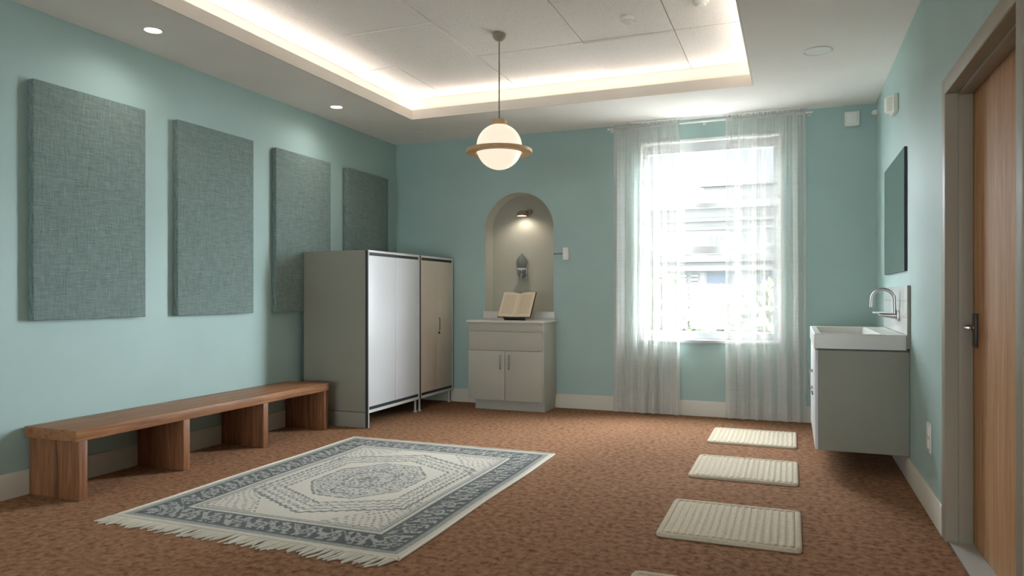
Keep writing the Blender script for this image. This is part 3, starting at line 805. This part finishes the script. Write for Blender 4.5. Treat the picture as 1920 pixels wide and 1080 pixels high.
# field
F = e >= .288
uc, vc = U-RW/2, V-RL/2
wv = .012*(n1-.5)
hexd = np.maximum(np.abs(uc)/.51, (np.abs(vc) + .52*np.abs(uc))/.72) + wv    # long hexagon
for a, c_, val in ((.965, 1.0, .72), (.89, .916, .6), (.81, .835, .6), (.715, .742, .68)):
    hq = hexd + .010*np.sin(np.arctan2(vc, uc)*70); k = F & (hq > a) & (hq < c_) & (n2 > .15); P_[k] = val*.88
n4, n5 = wob(60, 9), wob(120, 11)
k = F & (hexd > .838) & (hexd < .952) & (np.sin(np.arctan2(vc, uc)*46)*np.sin(hexd*95) + (n4-.5) > .55); P_[k] = .42
k = F & (hexd > .748) & (hexd < .8) & (n2 > .60); P_[k] = .42
med = np.maximum(np.maximum(np.abs(uc)/.31, np.abs(vc)/.40), (np.abs(uc)/.31+np.abs(vc)/.40)/1.42) + wv*2.2
k = F & (med < 1.0); P_[k] = .16
k = F & (med < 1.0) & (med > .95) & (n4 > .3); P_[k] = .62
r_ = np.sqrt((uc/.31)**2+(vc/.40)**2); th = np.arctan2(vc/.40, uc/.31)
cu_ = np.sin(U*2*PI/.075 + 3*np.sin(V*31) + 4*(n3-.5))*np.sin(V*2*PI/.085 + 3*np.sin(U*27) + 4*(n1-.5))
k = F & (med < .92) & (np.abs(cu_) < .17); P_[k] = .5
k = F & (med < .92) & (n5 > .55) & (n4 > .45); P_[k] = .55
k = F & (med < .92) & (n5*n4 > .50); P_[k] = .85
k = F & (r_ < .5) & (r_ > .44) & (n2 > .35); P_[k] = .6
k = F & (r_ < .20) & (np.sin(th*6+2*(n1-.5)) > 0) & (n5 > .3); P_[k] = .75
# corner spandrels with little sprigs
sp = (np.abs(uc)/.55 + np.abs(vc)/.80)
k = F & (sp > 1.345) & (sp < 1.37) & (np.sin(V*2*PI/.05) > -.2) & (n1 > .3); P_[k] = .55
k = F & (sp > 1.36) & (np.sin(U*2*PI/.046+2*np.sin(V*24))*np.sin(V*2*PI/.056+2*np.sin(U*20)) + (n5-.5)*1.0 > .45); P_[k] = .5
k = F & (sp > 1.40) & (e > .30) & (e < .305); P_[k] = .5
P_ = np.clip(P_ + (n2-.5)*.10, 0, 1)
verts = np.zeros(((nu+1)*(nv+1), 3))
pile = .0115 + .0012*(wob(120, 7)-.5) - .0008*P_
pile = np.where(E_ < .006, .004, pile) + .003*np.exp(-((U-RW)**2+(V)**2)/.02)
verts[:, 0] = (U - RW/2 + .004*np.sin(V*5)).ravel(); verts[:, 1] = (V - RL/2).ravel(); verts[:, 2] = pile.ravel()
ii, jj = np.meshgrid(np.arange(nu), np.arange(nv)); a = (jj*(nu+1)+ii).ravel()
faces = np.stack([a, a+1, a+nu+2, a+nu+1], 1)
me = bpy.data.meshes.new('woven_field'); me.from_pydata(verts.tolist(), [], faces.tolist())
at = me.attributes.new('pattern', 'FLOAT', 'POINT'); at.data.foreach_set('value', P_.ravel().astype(np.float32))
me.materials.append(M['rug']); me.polygons.foreach_set('use_smooth', [True]*len(me.polygons))
o = bpy.data.objects.new('woven_field', me); COL.objects.link(o); o.parent = t
bm = B()
# selvedge cord round the long edges, fringes at both ends
for s in (0, RW):
    bm = B(); tube(bm, [(rx0+s+.004*math.sin(k/20*RL*5), ry0+RL*k/20, .0075) for k in range(21)], .0075, 8)
    obj('bound_edge', bm, M['fringe'], t)
def fringe(yb, sgn, ln, n, lean, name):
    rr_ = random.Random(n); bm = B()
    tube(bm, [(rx0+RW*k/30, yb+sgn*.002, .009+.001*math.sin(k*2.1)) for k in range(31)], .008, 8)
    for k in range(n):
        x = rx0 + RW*(k+.5)/n + rr_.uniform(-.003, .003); L = ln*rr_.uniform(.75, 1.15)
        la = lean*L + rr_.uniform(-.35, .35)*L*.7; cu = rr_.uniform(-.25, .25)*L
        pts = [(x, yb, .009), (x+la*.25+cu*.1, yb+sgn*L*.3, .0095), (x+la*.6+cu*.35, yb+sgn*L*.68, .006), (x+la, yb+sgn*L, .0035)]
        w_ = RW/n*.34
        tube(bm, pts, [w_*.7, w_, w_, w_*.55], 6)
    return obj(name, bm, M['fringe'], t)
fringe(ry0, -1, .105, 100, -.45, 'fringe'); fringe(ry0+RL, 1, .03, 120, .1, 'fringe')

# ------------------------------------------------------------------ OUTSIDE
bm = B(); box(bm, -60, 60, 7.6, 70, -4.3, -4.0); struct(obj('ground', bm, paint('pale_paving', (150,148,142), .9)))
FY = 18.0
fac = paint('pale_stone', (86,85,83), .9, .05); fac2 = paint('stone_moulding', (80,80,79), .9, .05); dk = paint('shaded_glass', (60,63,68), .6, .05, spec=.1)
t = thing('building', 'pale stone building with cornices across the street, seen through the window', 'building', (-2.2, FY+3, -4))
bxo('facade', fac, t, -9, 4.5, FY, FY+7, -4, 3.25)
bxo('penthouse', fac, t, -2.12, 3.0, FY+.8, FY+6, 3.25, 3.95)
bm = B()
for z, h_, p in ((3.25, .12, .18), (2.92, .07, .1), (2.72, .06, .08), (1.72, .12, .16), (1.94, .05, .07), (-.6, .15, .15)): box(bm, -9.1, 4.6, FY-p, FY+.02, z, z+h_)
box(bm, -2.2, 3.1, FY+.7, FY+.85, 3.88, 3.98)
obj('cornice', bm, fac2, t)
for x0 in (-4.6, -3.4, -2.72, -1.98, -1.2, -.5):
    bm = B(); box(bm, x0, x0+.42, FY-.03, FY+.02, 2.12, 2.6)
    for k in range(3): box(bm, x0+.06+.12*k, x0+.12+.12*k, FY-.05, FY-.02, 2.16, 2.56)
    obj('window', fac2, t) if False else obj('window', bm, fac2, t)
for x0, x1 in ((-1.98, -1.30), (-.9, -.2), (-4.5, -3.6)):
    f = bxo('window', fac2, t, x0, x1, FY-.02, FY+.02, 1.08, 1.68)
    bxo('pane', dk, f, x0+.03, x1-.03, FY-.03, FY-.015, 1.11, 1.66)
bm = B()
for x0 in (-2.62, -2.34):
    for k in range(6): box(bm, x0, x0+.2, FY-.04, FY+.01, 1.10+.095*k, 1.16+.095*k)
obj('louvre', bm, fac2, t)
t = thing('building', 'plain tall block behind the stone building, added to cover the bright sky', 'building', (-3.5, 34, -4))  # block added to hide the bright low sky above the roofs
fac3 = paint('sky_cover_grey', (86,86,87), .9, .04)
bxo('facade', fac3, t, -9.5, -.3, 31, 38, -4, 8.6)
bm = B()
for z in (4.6, 8.45): box(bm, -9.6, -.25, 30.9, 31.05, z, z+.12)
obj('cornice', bm, fac2, t)
leafm = NT('hazy_leaves'); leafm.base(leafm.ramp(leafm.noise(leafm.coord(), 5, 3), [(.3, (80,90,68)), (.7, (118,124,98))])); leafm.set(.8)
def tree(x, y, top, r, label, seed):
    rr_ = random.Random(seed)
    t = thing('tree', label, 'tree', (x, y, -4), 'trees below the window')
    bm = B(); tube(bm, [(x, y, -4), (x+.05, y, -2.5), (x, y, top-r)], [.14, .11, .06], 10); obj('trunk', bm, paint('bark', (96,84,70), .9, .1), t)
    bm = B()
    for k in range(2600):
        d_ = Vector((rr_.gauss(0,1), rr_.gauss(0,1), rr_.gauss(0,1))).normalized()*r*rr_.uniform(.55, 1)**.6
        rad = 1 + .25*noise.noise(d_*1.5/r*2 + Vector((seed, 0, 0)))
        p = Vector((x, y, top-r)) + Vector((d_.x*1.25*rad, d_.y*rad, d_.z*1.3*rad-.25))
        a_ = Vector((rr_.uniform(-1,1), rr_.uniform(-1,1), rr_.uniform(-1,1))).normalized()*.13
        b_ = a_.cross(Vector((rr_.uniform(-1,1), rr_.uniform(-1,1), rr_.uniform(-1,1)))).normalized()*.075
        vs_ = [bm.verts.new(q_) for q_ in (p-a_, p-b_, p+a_, p+b_)]; bm.faces.new(vs_)
    o = obj('crown', bm, leafm.m, t, False, None, False)
tree(-2.27, 13.0, 1.5, .62, 'leafy tree across from the window, filling the middle of its lower pane', 2)
tree(-.42, 13.0, 1.35, .62, 'leafy tree seen dimly behind the right-hand sheer curtain', 5)

# ------------------------------------------------------------------ LIGHT
def area(name, loc, rot, sx, sy, power, color, spread=PI):
    l = bpy.data.lights.new(name, 'AREA'); l.shape = 'RECTANGLE'; l.size, l.size_y = sx, sy
    l.energy = power; l.color = color; l.spread = spread
    o = bpy.data.objects.new(name, l); COL.objects.link(o); o.location = loc; o.rotation_euler = rot; return o
WARM = (1, .94, .87)
SKY = 44
cz = H+.082; cw_ = .05
LX, LY = TX1-TX0, TY1-TY0
COVE = 1.75
TILT = math.radians(35)
area('cove_light_back', ((TX0+TX1)/2, TY1+.075, cz), (PI+TILT, 0, 0), LX+.2, cw_, COVE*LX, WARM)
area('cove_light_front', ((TX0+TX1)/2, TY0-.075, cz), (PI-TILT, 0, 0), LX+.2, cw_, COVE*LX, WARM)
area('cove_light_left', (TX0-.075, (TY0+TY1)/2, cz), (0, PI+TILT, 0), cw_, LY+.2, COVE*LY, WARM)
area('cove_light_right', (TX1+.075, (TY0+TY1)/2, cz), (0, PI-TILT, 0), cw_, LY+.2, COVE*LY, WARM)
def spot(name, loc, power, size, blend, color, rad=.03, aim=(0,0,-1)):
    l = bpy.data.lights.new(name, 'SPOT'); l.energy = power; l.spot_size = size; l.spot_blend = blend; l.color = color; l.shadow_soft_size = rad
    o = bpy.data.objects.new(name, l); COL.objects.link(o); o.location = loc
    o.rotation_euler = Vector(aim).to_track_quat('-Z', 'Y').to_euler(); return o
spot('niche_lamp_beam', (-2.65, YN-.11, 1.968), 3.8, math.radians(150), .8, (1, .88, .76), .03, (0, .35, -1))
for x, y in ((-3.738, 3.36), (-3.757, 5.328)): spot('downlight_beam', (x, y, H-.012), 16, math.radians(160), 1, WARM, .04)
# daylight: a broad bright patch of sky low over the street to the right of the window
sun = bpy.data.lights.new('daylight', 'SUN'); sun.energy = 64; sun.angle = math.radians(84); sun.color = (.92, .97, 1.02)
so = bpy.data.objects.new('daylight', sun); COL.objects.link(so)
az, el = math.radians(63), math.radians(16)
to_light = Vector((math.sin(az)*math.cos(el), math.cos(az)*math.cos(el), math.sin(el)))
so.rotation_euler = to_light.to_track_quat('Z', 'Y').to_euler(); so.location = (8, 16, 6)
wd = bpy.data.worlds.new('sky'); S.world = wd; wd.use_nodes = True
wn = wd.node_tree; bg = wn.nodes['Background']
# overcast sky, far brighter on the side the hidden sun is on (beyond the window, to the right)
tc = wn.nodes.new('ShaderNodeTexCoord'); nz = wn.nodes.new('ShaderNodeVectorMath'); nz.operation = 'NORMALIZE'
wn.links.new(tc.outputs['Generated'], nz.inputs[0])
dt = wn.nodes.new('ShaderNodeVectorMath'); dt.operation = 'DOT_PRODUCT'; dt.inputs[1].default_value = Vector((.38, .62, .72)).normalized()
wn.links.new(nz.outputs[0], dt.inputs[0])
mr = wn.nodes.new('ShaderNodeMapRange'); mr.interpolation_type = 'SMOOTHSTEP'
for i, v_ in enumerate((-.1, .95, 17, SKY)): mr.inputs[i+1].default_value = v_
wn.links.new(dt.outputs['Value'], mr.inputs[0]); wn.links.new(mr.outputs[0], bg.inputs['Strength'])
bg.inputs['Color'].default_value = (.91, .97, 1.02, 1)
pf = area('window_portal', ((FX0+FX1)/2, YF-.19, (FZ0+FZ1)/2), (PI/2, 0, 0), FX1-FX0, FZ1-FZ0, 1, (1,1,1)); pf.data.cycles.is_portal = True
po = area('window_portal', ((WX0+WX1)/2, YB+.19, (WZ0+WZ1)/2), (-PI/2, 0, 0), WX1-WX0, WZ1-WZ0, 1, (1,1,1)); po.data.cycles.is_portal = True

# ------------------------------------------------------------------ CAMERA + LOOK
cd = bpy.data.cameras.new('camera'); co = bpy.data.objects.new('camera', cd); COL.objects.link(co)
cd.sensor_width = 36; cd.lens = 1342/1920*36; cd.shift_y = (551.8-540)/1920; cd.clip_start = .05
co.location = (0, 0, 1.15); co.rotation_euler = (PI/2, 0, .37373)
S.camera = co
S.view_settings.view_transform = 'Standard'; S.view_settings.look = 'None'
S.view_settings.gamma = 1; S.view_settings.use_curve_mapping = False; S.view_settings.exposure = 0.18
cy_ = S.cycles
cy_.use_denoising = True; cy_.max_bounces = 12; cy_.diffuse_bounces = 10; cy_.transparent_max_bounces = 16
cy_.sample_clamp_indirect = 20; cy_.caustics_reflective = False; cy_.caustics_refractive = False
